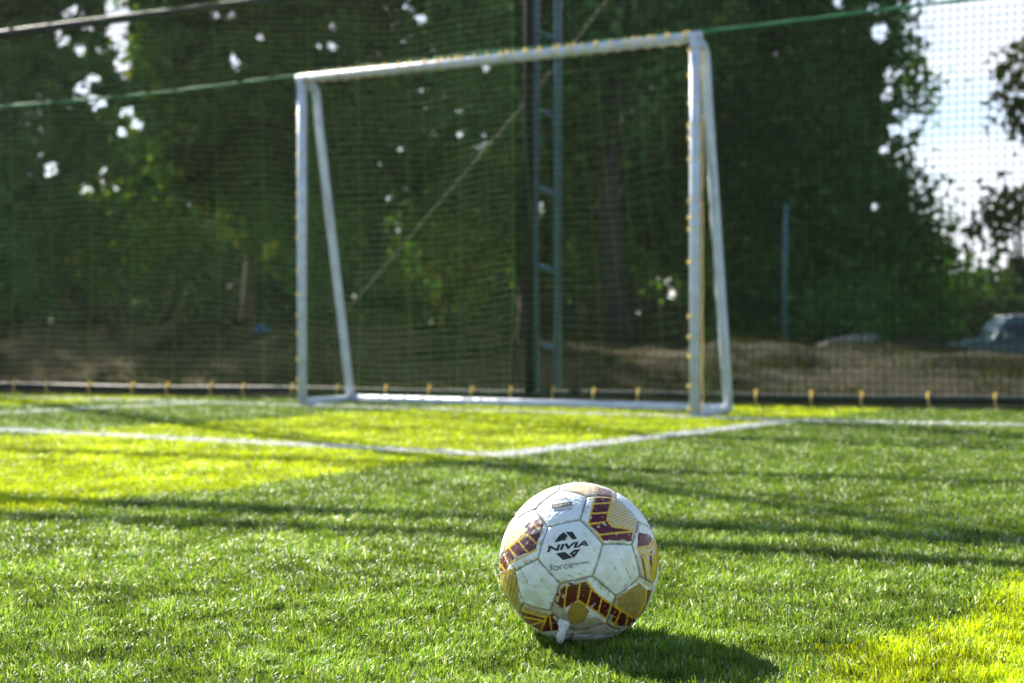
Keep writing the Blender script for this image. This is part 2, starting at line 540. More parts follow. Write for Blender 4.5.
# cream / gold fields
cream = inpoly([(150, 185), (222, 150), (185, 205), (178, 240), (92, 308), (76, 330), (78, 290), (100, 240)]) & hx
col[cream] = CREAM; hatch(cream, 1.25, 9, 0.35, GOLD)
ctop = inpoly([(320, 52), (445, 60), (440, 98), (405, 98), (318, 74)]) & hx
col[ctop] = CREAM * np.array([1.05, .98, .92]); hatch(ctop, 0.5, 8, 0.3, GOLD * 1.2)
ctop2 = inpoly([(120, 200), (200, 110), (310, 55), (318, 72), (218, 145), (150, 180)]) & hx
col[ctop2] = np.array([0.78, 0.72, 0.62])
g1 = inpoly([(500, 105), (530, 105), (602, 212), (585, 226), (500, 214), (481, 190), (497, 125)]) & hx
col[g1] = GOLD * 1.15; hatch(g1, 1.2, 10, 0.35, CREAM)
g7 = inpoly([(70, 392), (132, 370), (150, 495), (140, 530), (105, 500), (75, 440)]) & hx
col[g7] = np.array([0.40, 0.28, 0.03]); hatch(g7, 0.2, 14, 0.2, np.array([0.62, 0.5, 0.2]))
g5 = inpoly([(505, 490), (606, 428), (632, 456), (624, 506), (592, 560), (575, 565), (512, 512)]) & hx
col[g5] = np.array([0.36, 0.27, 0.07])
g6 = inpoly([(138, 498), (262, 533), (256, 556), (140, 530)]) & hx
col[g6] = np.array([0.40, 0.33, 0.15])
gr = inpoly([(596, 300), (655, 262), (690, 330), (680, 400), (640, 445), (604, 420)]) & hx
col[gr] = np.array([0.58, 0.55, 0.47])
grr = inpoly([(650, 262), (690, 310), (684, 400), (652, 445), (646, 380), (662, 300)]) & hx
col[grr] = np.array([0.55, 0.34, 0.01])
# maroon bands
maroons = [
    [(440, 64), (500, 80), (497, 128), (481, 193), (500, 216), (586, 228), (584, 272), (466, 268), (410, 203), (430, 130)],
    [(205, 168), (238, 160), (243, 200), (235, 235), (218, 272), (214, 302), (150, 326), (112, 352), (100, 385), (60, 382), (66, 345), (95, 305), (150, 260), (178, 245), (172, 215)],
    [(288, 436), (330, 430), (405, 424), (432, 456), (470, 488), (530, 530), (592, 562), (585, 592), (520, 590), (450, 541), (402, 512), (372, 494), (345, 508), (318, 526), (278, 502)],
    [(600, 236), (642, 246), (658, 268), (645, 300), (596, 292)],
    [(604, 305), (622, 325), (642, 432), (630, 428)],
    [(640, 320), (652, 300), (650, 380), (644, 400)],
    [(634, 455), (652, 455), (644, 505), (604, 562), (590, 562), (626, 505)],
    [(138, 532), (250, 558), (275, 540), (305, 606), (240, 612), (178, 582)],
]
for poly in maroons:
    col[inpoly(poly) & hx] = MAROON
# peeled area and gold patch at the bottom
peel = inpoly([(262, 500), (320, 526), (340, 548), (342, 590), (402, 560), (440, 556), (490, 590), (590, 590), (570, 625), (380, 625), (330, 606), (282, 565)])
col[peel] = np.array([0.44, 0.43, 0.36]) * (1 + 0.12 * wear2[peel, None])
col[inpoly([(345, 505), (386, 496), (416, 536), (392, 576), (340, 586), (333, 542)])] = np.array([0.36, 0.26, 0.05])
# yellow lines
YL = [
    [(432, 100), (500, 104)], [(430, 130), (498, 125)], [(421, 166), (486, 163)], [(412, 206), (472, 198)], [(455, 246), (586, 233)],
    [(445, 66), (430, 130), (410, 205), (466, 268)], [(502, 96), (497, 125), (481, 190), (500, 215), (586, 227)],
    [(184, 190), (230, 228)], [(176, 240), (216, 282)], [(146, 268), (180, 310)], [(114, 298), (138, 334)], [(178, 243), (95, 305)], [(214, 303), (104, 360)], [(72, 352), (102, 388)], [(60, 380), (84, 360)],
    [(331, 436), (318, 526)], [(380, 430), (370, 494)], [(424, 448), (407, 512)], [(462, 486), (449, 540)], [(497, 512), (482, 566)], [(532, 536), (511, 588)], [(560, 552), (552, 590)],
    [(405, 424), (432, 458), (470, 490), (530, 531), (592, 563)], [(372, 495), (402, 512), (450, 541), (520, 590)], [(288, 436), (280, 470)],
    [(596, 296), (664, 286)], [(656, 262), (628, 322)], [(598, 298), (622, 340), (640, 432)], [(622, 318), (648, 380), (655, 436)], [(662, 270), (664, 350), (652, 440)], [(610, 300), (660, 330)],
    [(140, 528), (250, 560)], [(165, 556), (246, 572)], [(190, 588), (250, 570)], [(250, 570), (228, 612)], [(264, 540), (272, 606)], [(244, 575), (262, 540)],
    [(632, 456), (624, 506), (592, 560)], [(512, 512), (578, 562)],
]
for pl in YL:
    m_ = stroke(pl, 3.4) & hx
    col[m_] = YEL
# flaking of the print
fl = hx & (wear2 + 0.5 * wear3 > 2.0)
col[fl] = np.array([0.50, 0.47, 0.42])
pl_ = inpoly([(170, 165), (245, 158), (245, 240), (175, 245)]) & hx & (wear2 > -0.1)
col[pl_] = col[pl_] * 0.35 + np.array([0.40, 0.36, 0.42]) * 0.65
pt = inpoly([(436, 60), (505, 78), (500, 108), (436, 100)]) & hx
col[pt] = col[pt] * 0.5 + np.array([0.45, 0.33, 0.33]) * 0.5
# pale selvedge along every patterned hexagon's seam, dirt, seams
edge = hx & (ed < 0.0042) & (wear + wear2 > -0.1) & vis
col[edge] = col[edge] * 0.25 + np.array([0.60, 0.59, 0.52]) * 0.75
yl = hx & vis & (ed > 0.0040) & (ed < 0.0050) & (wear2 > 0.2)
col[yl] = YEL
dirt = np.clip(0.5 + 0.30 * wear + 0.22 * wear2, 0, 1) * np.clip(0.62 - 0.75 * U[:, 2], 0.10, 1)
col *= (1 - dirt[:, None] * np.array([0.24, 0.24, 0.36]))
grs = np.clip(wear + 0.7 * wear2 - 0.9 - 1.2 * U[:, 2], 0, 1)[:, None] * 0.06; col = col * (1 - grs) + np.array([0.22, 0.26, 0.10]) * grs
scuff = (~hx) & (wear2 + 0.8 * wear3 > 2.9); col[scuff] *= np.array([0.62, 0.58, 0.48])
for pl in ([(148, 370), (182, 425)], [(552, 372), (572, 415)], [(335, 398), (352, 405)], [(372, 392), (388, 398)]):
    col[stroke(pl, 2.0)] *= np.array([0.5, 0.46, 0.36])
sm = np.exp(-(ed / np.clip(0.00125 + 0.0003 * wear2, .0008, .002)) ** 2)[:, None]
col = col * (1 - sm * 0.80) + np.array([0.10, 0.085, 0.055]) * sm * 0.80
corner = (cd < 0.0022) & (ed < 0.0011); col[corner] = YEL * 0.6
col = np.clip(col, 0.004, 0.85)
disp = -0.0016 * np.exp(-(ed / 0.0017) ** 2) + 0.0007 * (1 - np.exp(-ed / 0.009)) + 0.00010 * wear2 + 0.00006 * wear3
disp += peel * 0.0005 * np.clip(wear, -1, 1.5)
BV = BALL_C + U * (R + disp)[:, None]
M_ball = attr_mat('worn_football_leather', rough=0.38, spec=0.5, coat=0.12)
ball = bpy.data.objects.new('football', bpy.data.meshes.new('football'))
ball.location = tuple(BALL_C); COL.objects.link(ball)
me = ball.data; fill(me, BV - BALL_C, FS)
a_ = me.color_attributes.new('Col', 'FLOAT_COLOR', 'POINT'); cc = np.ones((nv, 4), np.float32); cc[:, :3] = col; a_.data.foreach_set('color', cc.ravel())
me.polygons.foreach_set('use_smooth', np.ones(len(FS), bool)); me.materials.append(M_ball)
# make faces point outwards
tag(ball, 'scuffed white football with maroon and gold panels lying on the green turf', 'ball')

M_ink = simple('black_print', (0.014, 0.014, 0.016), 0.5, col2=(0.42, 0.43, 0.44), scale=230)
for q in M_ink.node_tree.nodes:
    if q.type == 'VALTORGB': q.color_ramp.elements[0].position = 0.31; q.color_ramp.elements[1].position = 0.36
M_ink3 = simple('grey_print', (0.03, 0.03, 0.035), 0.5)
M_ink2 = simple('pale_print', (0.6, 0.6, 0.6), 0.5)


def on_ball(P2, lift=0.0014):
    """crop pixels -> points just over the ball's skin"""
    return np.array([BALL_C + ball_dir(x, y) * (R + lift) for x, y in P2])


def text_pts(s, size, shear=0.0, sx=1.0, bold=0.0):
    cu = bpy.data.curves.new('lettering_outline', 'FONT'); cu.body = s; cu.size = 1.0; cu.shear = shear; cu.offset = bold
    cu.align_x = 'CENTER'; cu.align_y = 'CENTER'
    o = bpy.data.objects.new('lettering_outline', cu); COL.objects.link(o)
    dg = bpy.context.evaluated_depsgraph_get()
    m_ = bpy.data.meshes.new_from_object(o.evaluated_get(dg))
    v = np.array([q.co[:2] for q in m_.vertices]); f = [list(p.vertices) for p in m_.polygons]
    bpy.data.objects.remove(o); bpy.data.curves.remove(cu); bpy.data.meshes.remove(m_)
    lo, hi = v.min(0), v.max(0); v = (v - (lo + hi) / 2)
    return v / (hi[1] - lo[1]) * size * np.array([sx, 1.0]), f


def letter(name, s, cx_, cy_, h, width, ang, m, shear=0.0, bold=0.0, lift=0.0014):
    v, f = text_pts(s, h, shear, 1.0, bold)
    v[:, 0] *= width / (v[:, 0].max() - v[:, 0].min())
    c_, s_ = math.cos(ang), math.sin(ang)
    q = np.stack([cx_ + v[:, 0] * c_ + v[:, 1] * s_, cy_ + v[:, 0] * s_ - v[:, 1] * c_], 1)
    return link_mesh(name, on_ball(q, lift), f, m, ball, False)


AN = math.radians(-9)
letter('lettering', 'NIVIA', 332, 290, 22, 158, AN, M_ink, shear=0.25, bold=0.035)
letter('lettering', 'force', 310, 364, 25, 88, AN, M_ink3, shear=0.1, bold=-0.012)
letter('lettering', 'FUTSAL', 386, 353, 9, 58, AN, M_ink3, shear=0.1)
letter('lettering', 'FIFA', 311, 112, 9, 46, AN, M_ink)
letter('lettering', 'INSPECTED', 316, 153, 8, 66, AN, M_ink)
eb = MB()
def patch(P2, lift=0.0014, name=None):
    v = on_ball(P2, lift); eb.add(v, [list(range(len(v)))])
patch([(283, 276), (302, 249), (318, 238), (334, 252), (306, 271)])
patch([(326, 236), (352, 236), (368, 262), (352, 265), (340, 252)])
patch([(306, 266), (318, 256), (328, 262), (322, 270)])
patch([(288, 317), (322, 311), (352, 333), (316, 342)])
patch([(340, 318), (356, 304), (382, 300), (356, 334)])
eb.build('emblem', M_ink, ball, False)
bb = MB(); v = on_ball([(273, 134), (311, 128), (349, 121), (351, 137), (312, 144), (274, 151)], 0.0014); bb.add(v, [[0, 1, 4, 5], [1, 2, 3, 4]])
bb.build('print_bar', M_ink, ball, False)
letter('lettering', 'QUALITY', 312, 136, 7, 62, AN, M_ink2, lift=0.0018)

# torn flap of lining and loose threads
M_flap = simple('torn_lining', (0.70, 0.71, 0.72), 0.8, var=0.25, scale=120, bump=0.4, bscale=200)
fb = MB(); nu, nw = 12, 7
fv = []
A0, B0 = on_ball([(338, 578)], 0.001)[0], on_ball([(302, 560)], 0.001)[0]
E0 = on_ball([(306, 618)], 0.010)[0]
for i in range(nu):
    t = i / (nu - 1)
    for j in range(nw):
        s = j / (nw - 1) - 0.5
        base = (A0 + B0) / 2 * (1 - t) + E0 * t
        wd = (A0 - B0) * (0.75 + 0.25 * math.sin(t * 5.0) - 0.25 * t)
        p = base + wd * s + np.array([0.002 * math.sin(7 * t + 4 * s), -0.010 * math.sin(PI * t * 0.8) - 0.005 * (1 - 4 * s * s) * t, 0.003 * math.sin(9 * s + 4 * t) * t])
        fv.append(p)
fv = np.array(fv)
fb.add(fv, [[i * nw + j, i * nw + j + 1, (i + 1) * nw + j + 1, (i + 1) * nw + j] for i in range(nu - 1) for j in range(nw - 1)])
fo = fb.build('torn_flap', M_flap, ball)
sm_ = fo.modifiers.new('thickness', 'SOLIDIFY'); sm_.thickness = 0.0022
for (zx, zy, n) in ((320, 58, 6), (385, 52, 14), (90, 400, 6), (78, 330, 5), (668, 215, 5), (75, 360, 5), (645, 205, 4), (80, 440, 4)):
    c_ = ball_dir(zx, zy)
    for _ in range(n):
        d0 = c_ + rng.normal(0, 0.05, 3); d0 /= np.linalg.norm(d0)
        p0 = BALL_C + d0 * (R - 0.0005); d1 = d0 + rng.normal(0, 0.55, 3); d1 /= np.linalg.norm(d1); l = rng.uniform(0.003, 0.008)
        th = MB(); th.tube([p0, p0 + d1 * l * .5, p0 + d1 * l + rng.normal(0, .0012, 3)], [0.0004, 0.0003, 0.0002], 4); th.build('loose_thread', M_flap, ball)

# ------------------------------------------------------------------ goal
GH, PR = 1.787, 0.0258
goal = empty('football_goal', p3((GL + GR) / 2, 0))
tag(goal, 'small white tubular steel football goal with yellow net ties standing on the turf', 'goal')
ZB = -0.02
for P in (GL, GR):
    m_ = MB(); m_.tube([p3(P, ZB), p3(P, 0.9), p3(P, GH - 0.005)], PR, 16); m_.build('post', M_white, goal)
m_ = MB(); m_.tube([p3(GL - GD * 0.03, GH - .0), p3((GL + GR) / 2, GH - 0.006), p3(GR + GD * 0.03, GH)], PR, 16); m_.build('crossbar', M_white, goal)
DT, DB = 0.13, 0.46
for P in (GL, GR):
    pts = [p3(P + GN * 0.028, GH - 0.02)]
    for k in range(6):
        t = k / 5 * PI / 2 * 0.86
        pts.append(p3(P + GN * (0.06 + 0.075 * math.sin(t)), GH - 0.02 - 0.075 * (1 - math.cos(t))))
    pts += [p3(P + GN * (DT + (DB - DT) * q), GH - 0.1 - (GH - 0.13) * q) for q in (0.1, 0.3, 0.55, 0.8, 1.0)]
    m_ = MB(); m_.tube(pts, PR * 0.95, 14); m_.build('rear_stay', M_white, goal)
    m_ = MB(); m_.tube([p3(P + GN * 0.03, 0.014), p3(P + GN * (DB + .01), 0.014)], PR * 0.9, 12); m_.build('side_rail', M_white, goal)
m_ = MB(); m_.tube([p3(GL + GN * DB, 0.016), p3(GR + GN * DB, 0.016)], PR * 0.9, 12); m_.build('rear_rail', M_white, goal)
# net ties
for P, n in ((GL, 16), (GR, 16)):
    z = 0.05
    for k in range(n):
        if (k * 7 + int(P[0] > 0) * 3) % 11 == 5: continue
        zz = 0.06 + k * (GH - 0.12) / (n - 1) + rng.uniform(-.045, .045)
        m_ = MB(); m_.ring(p3(P, zz), (0.1 * rng.normal(), 0.1 * rng.normal(), 1), PR + 0.001, 0.0026)
        kn = p3(P - GD * (PR + 0.008) + GN * 0.004, zz); m_.tube([kn - [0, 0, .011], kn, kn + [0, 0, .011]], [.004, .008, .004], 6)
        m_.build('tie', M_tie, goal)
L_ = np.linalg.norm(GR - GL)
for k in range(24):
    if k in (3, 11, 12, 19): continue
    s = (k + 0.5) / 24 * L_ + rng.uniform(-.02, .02)
    P = GL + GD * s
    m_ = MB(); m_.ring(p3(P, GH), (GD[0], GD[1], 0.25 * rng.normal()), PR + 0.001, 0.0026)
    kn = p3(P, GH + PR + 0.004); m_.tube([kn - p3(GD * .01, 0), kn, kn + p3(GD * .01, 0)], [.002, .006, .002], 6)
    m_.build('tie', M_tie, goal)
# lashing cord wound along the bar and down the right post
m_ = MB(); t = np.linspace(0, 1, 400)
pts = [p3(GL + GD * (q * L_), GH) + p3(GN, 0) * (PR + .005) * math.cos(q * 2 * PI * 30) + np.array([0, 0, 1]) * (PR + .005) * math.sin(q * 2 * PI * 30) for q in t]
m_.tube(pts, 0.0032, 5); m_.build('lashing_cord', M_tie, goal)
m_ = MB()
m_.tube([p3(GR + GD * (PR + .004 + .0015 * math.sin(q * 40)) + GN * 0.02, 0.02 + q * 1.70) for q in np.linspace(0, 1, 60)], 0.0026, 5); m_.build('lashing_cord', M_tie, goal)


def net_sheet(mb, fn, us, vs, r, nu_, nv_):
    """cords of a net: fn(u,v)->point; us/vs cord positions, nu_/nv_ samples along the cords; three-sided cords"""
    def many(P):                       # P: (cords, samples, 3)
        c, n, _ = P.shape
        tt = np.gradient(P, axis=1); tt /= np.linalg.norm(tt, axis=2)[..., None] + 1e-9
        ref = np.array([FN[0], FN[1], 0.31]); u1 = np.cross(tt, ref); u1 /= np.linalg.norm(u1, axis=2)[..., None]
        w1 = np.cross(tt, u1)
        V = np.stack([P + r * (math.cos(a) * u1 + math.sin(a) * w1) for a in (PI / 2, PI / 2 + 2 * PI / 3, PI / 2 + 4 * PI / 3)], 2)
        base = (np.arange(c)[:, None] * n + np.arange(n - 1)[None]) * 3
        F = np.concatenate([np.stack([base + k, base + (k + 1) % 3, base + 3 + (k + 1) % 3, base + 3 + k], -1).reshape(-1, 4) for k in range(3)])
        return V.reshape(-1, 3), F
    a = np.linspace(vs[0], vs[-1], nv_); U_, V_ = np.meshgrid(us, a, indexing='ij'); v1, f1 = many(fn(U_, V_))
    a = np.linspace(us[0], us[-1], nu_); V2, U2 = np.meshgrid(vs, a, indexing='ij'); v2, f2 = many(fn(U2, V2))
    mb.append((v1, f1)); mb.append((v2, f2))


def join(parts):
    off = 0; V, F = [], []
    for v, f in parts:
        V.append(v); F.append(f + off); off += len(v)
    return np.concatenate(V), np.concatenate(F)


parts = []
def stay_off(z):
    q = np.clip((GH - 0.06 - z) / (GH - 0.08), 0, 1)
    return DT * np.clip((GH - z) / 0.10, 0, 1) ** .5 + (DB - DT) * q
def gback(u, v):
    z = v + 0.02 * np.sin(u * 6.1 + 9 * v) * np.sin(u * 2.2) - 0.05 * np.sin(PI * u / L_) * (v / GH)
    off = stay_off(v) + 0.05 * np.sin(u * 4 + 2 * v) * np.sin(PI * np.clip(v / GH, 0, 1)) - 0.01
    return np.stack([GL[0] + GD[0] * u + GN[0] * off, GL[1] + GD[1] * u + GN[1] * off, z], -1)
net_sheet(parts, gback, np.arange(0, L_ + .001, 0.115), np.arange(0.02, GH - 0.02, 0.042), 0.00135, 90, 60)
for P in (GL, GR):
    def gside(u, v, P=P):
        o_ = u * stay_off(v)
        w_ = 0.012 * np.sin(9 * v + 5 * u)
        return np.stack([P[0] + GN[0] * o_ + GD[0] * w_, P[1] + GN[1] * o_ + GD[1] * w_, v + 0.01 * np.sin(7 * u + 3 * v)], -1)
    net_sheet(parts, gside, np.linspace(0.05, 1, 8), np.arange(0.02, GH - 0.02, 0.045), 0.00135, 10, 60)
v, f = join(parts)
link_mesh('goal_net', v, f, M_goalnet, goal)

# ------------------------------------------------------------------ fence
fence = empty('net_fence', p3(F0, 0))
tag(fence, 'tall green net fence behind the goal, tied to a black bottom rail', 'fence')
S0, S1, FH = -7.6, 6.0, 5.15
def fpt(s, off=0.0):
    return F0 + FD * s + FN * off
n_s = make_noise(11, 2, 20, 0.1, 0.5)
def fnet(u, v):
    p = np.stack([u, v], -1)
    w = np.clip(v / 0.6, 0, 1)
    left = np.clip((0.2 - u) / 0.8, 0, 1)
    dz = (0.016 + 0.012 * left) * n_s(p, 1.0) * w + 0.010 * left * np.sin(u * 9 + 3 * v) * w - 0.10 * left * np.clip(v / 2.4, 0, 1) * np.sin(np.clip(-u, 0, 3.8) / 3.8 * PI)
    du = 0.02 * n_s(p[..., ::-1], 0.8) * w
    off = -0.035 + 0.035 * n_s(p, 0.6) * w
    return np.stack([F0[0] + FD[0] * (u + du) + FN[0] * off, F0[1] + FD[1] * (u + du) + FN[1] * off, v + dz], -1)
parts = []
net_sheet(parts, fnet, np.arange(S0, S1, 0.0405), np.arange(0.05, FH, 0.0405), 0.0021, 240, 110)
# the left bay hangs double, the second sheet slipped half a mesh
def fnet2(u, v):
    q = fnet(u, v); p = np.stack([u, v], -1)
    q[..., 2] += 0.016 + 0.010 * n_s(p, 1.3) - 0.02 * np.abs(np.sin(p[..., 0] * 1.9)); q[..., 0] -= FN[0] * 0.03; q[..., 1] -= FN[1] * 0.03
    return q
v, f = join(parts)
link_mesh('net', v, f, M_net, fence)
parts = []
net_sheet(parts, fnet2, np.arange(S0, -0.05, 0.31), np.arange(0.06, 2.38, 0.0385), 0.0017, 160, 60)
v, f = join(parts)
tag(link_mesh('net', v, f, M_net2, fence), 'second sheet of net hanging doubled over the left bay, coloured pale as if sunlit')
m_ = MB(); m_.tube([p3(fpt(s), 0.052 + 0.004 * math.sin(s * 3)) for s in np.linspace(S0, S1, 40)], 0.024, 12); m_.build('bottom_rail', M_pipe, fence)
m_ = MB()
for i in range(40 - 1):
    pass
m_.tube([p3(fpt(s, 0.16), -0.012) for s in np.linspace(S0, S1, 30)], 0.05, 8); m_.build('kerb', M_kerb, fence)
for z_, r_ in ((2.425, 0.026), (3.84, 0.035)):
    m_ = MB(); m_.tube([p3(fpt(s, 0.0), z_ + (0.045 * (s + 1.0) if z_ < 3 else 0) + 0.010 * math.sin(s * 1.3)) for s in np.linspace(S0, S1, 40)], r_, 10); m_.build('upper_rail', M_pipe, fence)
for z_, r_, sd_ in ((5.05, 0.055, 1.0), (5.33, 0.045, 2.3)):
    ss = np.linspace(S0, S1, 160)
    m_ = MB(); m_.tube([p3(fpt(s, 0.0), z_ + 0.03 * math.sin(s * 1.9 + sd_)) for s in ss], [r_ * (1 + 0.35 * math.sin(s * 5.3 + sd_) * math.sin(s * 2.1)) for s in ss], 10); m_.build('gathered_net', M_gathered, fence)
s = S0 + 0.1
while s < S1:
    P = p3(fpt(s), 0.054)
    m_ = MB(); m_.ring(P, (FD[0], FD[1], 0.2 * rng.normal()), 0.025, 0.0045)
    kn = P + p3(-FN * 0.012, 0.026); m_.tube([kn, kn + [0, 0, .010], kn + [0, 0, .016]], [.006, .011, .005], 6)
    q = P + p3(-FN * 0.028, 0); m_.tube([q + [0, 0, .02], q + [0, 0, -0.02], q + [0.004 + 0.01 * rng.normal(), -.004, -0.035 - 0.025 * rng.uniform()]], .004, 5)
    m_.build('tie', M_tie, fence)
    s += rng.uniform(0.22, 0.34)
# joining rope threaded through the net, seen left and right of the goal
rp = []
for px in np.linspace(-160, 1240, 90):
    x_ = (px - CX) / FPX
    Y = (7.96 + 0.346 * 0.157) / (1 + 0.346 * x_)
    py = 77 - 0.1089 * (px - 300) + (3.0 * math.sin((px - 20) / 300 * PI) if px < 320 else 1.5 * math.sin(px / 90))
    rp.append(p3((x_ * Y - FN[0] * 0.06, Y - FN[1] * 0.06), CAM_H + (HOR - py) / FPX * Y))
m_ = MB(); m_.tube(rp, [0.0085 * (1 + 0.25 * math.sin(i * 1.7)) for i in range(len(rp))], 7); m_.build('joining_rope', M_ropeg, fence)

# lattice masts
def mast(P, label):
    o = empty('lattice_mast', p3(P, 0)); tag(o, label, 'mast')
    A_, B_, C_ = P, P + np.array([0.128, -0.01]), P + np.array([-0.034, -0.05])
    H = 5.55
    for q, r_, mm in ((A_, 0.023, M_mast), (B_, 0.021, M_mast), (C_, 0.027, M_mastdark)):
        m_ = MB(); m_.tube([p3(q, -0.02), p3(q, 2.7), p3(q, H)], r_, 12); m_.build('upright', mm, o)
    z = 0.32
    while z < H:
        m_ = MB(); m_.tube([p3(A_, z + 0.025), p3(B_, z - 0.02)], 0.014, 8); m_.build('rung', M_mast, o)
        z += 0.437
    return o
mast(fpt(0, 0.07) + np.array([-0.05, 0]), 'blue-green lattice mast with rungs rising behind the middle of the goal')
mast(fpt(-4.0, 0.07), 'lattice mast beyond the left edge that stripes the turf with its shadow')

# diagonal guy rope behind the net
a_, b_ = at(640, -45, 8.15), at(345, 312, 8.75)
m_ = MB(); tt = np.linspace(0, 1, 120)
m_.tube([a_ * (1 - q) + b_ * q + np.array([0.012 * math.sin(q * 7), 0, -0.05 * math.sin(PI * q) + 0.006 * math.sin(q * 150)]) for q in tt], [0.0038 * (1 + 0.5 * math.sin(q * 330)) for q in tt], 6)
guy = m_.build('guy_rope', M_ropeb)
tag(guy, 'pale knotted guy rope slanting up to the right across the net inside the goal mouth', 'rope')

# ------------------------------------------------------------------ trees
M_leaf = attr_mat('tree_leaf', rough=0.8, spec=0, trans=0.34, tcol=(1.5, 1.35, 0.4))
M_bark = simple('dark_bark', (0.050, 0.040, 0.028), 0.9, col2=(0.02, 0.017, 0.012), scale=7, bump=0.7, bscale=18)
M_palebark = simple('pale_bark', (0.17, 0.16, 0.12), 0.85, col2=(0.07, 0.07, 0.05), scale=5, bump=0.5, bscale=18)

# openings between boughs where sky shows: photograph position, radius (px at the crown's distance)
GAPS = [(118, 8, 14, 22), (119, 35, 12, 22), (122, 62, 10, 18), (68, 14, 8, 8), (80, 10, 5, 6), (62, 38, 8, 9), (88, 27, 6, 6), (81, 50, 7, 6), (101, 52, 4, 4),
        (84, 88, 9, 9), (95, 78, 7, 5), (98, 103, 11, 8), (128, 113, 9, 7), (138, 124, 7, 7), (122, 133, 5, 5), (51, 170, 7, 6), (68, 171, 4, 4), (86, 191, 8, 8), (100, 187, 9, 11), (115, 188, 5, 6), (104, 169, 4, 5),
        (190, 206, 4, 7), (236, 62, 8, 13), (215, 13, 8, 9), (232, 16, 6, 8), (260, 38, 5, 5), (318, 46, 3, 4), (333, 29, 6, 6), (332, 47, 5, 7), (422, 18, 5, 5), (512, 6, 4, 4),
        (486, 68, 6, 4), (459, 112, 4, 3), (459, 135, 4, 3), (541, 212, 6, 13), (541, 200, 5, 8), (671, 291, 9, 16), (668, 280, 7, 9), (684, 276, 5, 8), (672, 226, 4, 4), (614, 80, 5, 4), (775, 54, 3, 3),
        (793, 250, 5, 5), (777, 248, 3, 4), (874, 207, 3, 4), (878, 288, 4, 4), (868, 322, 5, 4), (889, 330, 4, 4), (790, 355, 3, 3),
        (838, 2, 7, 6), (880, 33, 8, 12), (872, 8, 5, 5), (890, 75, 7, 8), (888, 95, 6, 8), (898, 112, 6, 6), (905, 90, 4, 5), (912, 122, 7, 6), (900, 130, 14, 6), (884, 150, 5, 4)]
GD0 = 22.0
GC = np.array([at(g[0], g[1], GD0) for g in GAPS]); GA = GC - np.array([0, 0, 0.4]); GA /= np.linalg.norm(GA, axis=1)[:, None]
GRX = np.array([g[2] for g in GAPS]) * GD0 / FPX * 0.92 + 0.03; GRZ = np.array([g[3] for g in GAPS]) * GD0 / FPX * 0.92 + 0.03


def clear_gaps(P):
    keep = np.ones(len(P), bool)
    for c_, a_, rx, rz in zip(GC, GA, GRX, GRZ):
        t = (P - c_) @ a_
        q = P - c_ - t[:, None] * a_
        keep &= ((q[:, 0] / rx) ** 2 + (q[:, 2] / rz) ** 2 > 1 + rng.uniform(-.55, .35, len(P))) | (rng.uniform(0, 1, len(P)) < 0.05)
    return keep


def leaves(P, size, base, r=rng, bright=None):
    n = len(P)
    d1 = r.normal(size=(n, 3)); d1 /= np.linalg.norm(d1, axis=1)[:, None]
    d2 = r.normal(size=(n, 3)); d2 -= d1 * (d1 * d2).sum(1)[:, None]; d2 /= np.linalg.norm(d2, axis=1)[:, None]
    l = size * r.uniform(0.6, 1.3, n)[:, None]; w = l * 0.32
    V = np.stack([P - d1 * l * .5, P - d1 * l * .08 + d2 * w, P + d1 * l * .5, P - d1 * l * .08 - d2 * w], 1)
    F = np.arange(n * 4).reshape(n, 4)
    return V.reshape(-1, 3), F


def crown(blobs, density, size, palette, seed, gaps=True):
    r = np.random.default_rng(seed); PP, CC = [], []
    for (c_, rad) in blobs:
        rad = np.asarray(rad, float)
        vol = 4.19 * rad.prod()
        nc = max(6, int(density * vol))
        dd = r.normal(size=(nc, 3)); dd /= np.linalg.norm(dd, axis=1)[:, None]
        k = r.uniform(0, 1, nc) ** (1 / 2.6)
        ctr = c_ + dd * k[:, None] * rad
        m = 13
        p = np.repeat(ctr, m, 0) + r.normal(0, 0.17, (nc * m, 3))
        cc = palette[r.integers(0, len(palette), nc)] * r.uniform(0.7, 1.35, (nc, 1))
        PP.append(p); CC.append(np.repeat(cc, m, 0))
    P = np.concatenate(PP); C_ = np.concatenate(CC)
    if gaps:
        k = clear_gaps(P); P, C_ = P[k], C_[k]
    C_ = C_ * r.uniform(0.8, 1.25, (len(P), 1))
    v, f = leaves(P, size, None, r)
    return v, f, np.repeat(C_, 4, 0)


PAL = {k: v_ * 1.5 for k, v_ in {'dark': np.array([[.032, .088, .026], [.043, .104, .028], [.056, .114, .030]]),
       'olive': np.array([[.060, .095, .020], [.080, .110, .024], [.040, .080, .020]]),
       'mixed': np.array([[.025, .055, .016], [.05, .075, .018], [.10, .11, .02]]),
       'yellow_green': np.array([[.07, .075, .018], [.13, .11, .02], [.04, .06, .016]])}.items()}


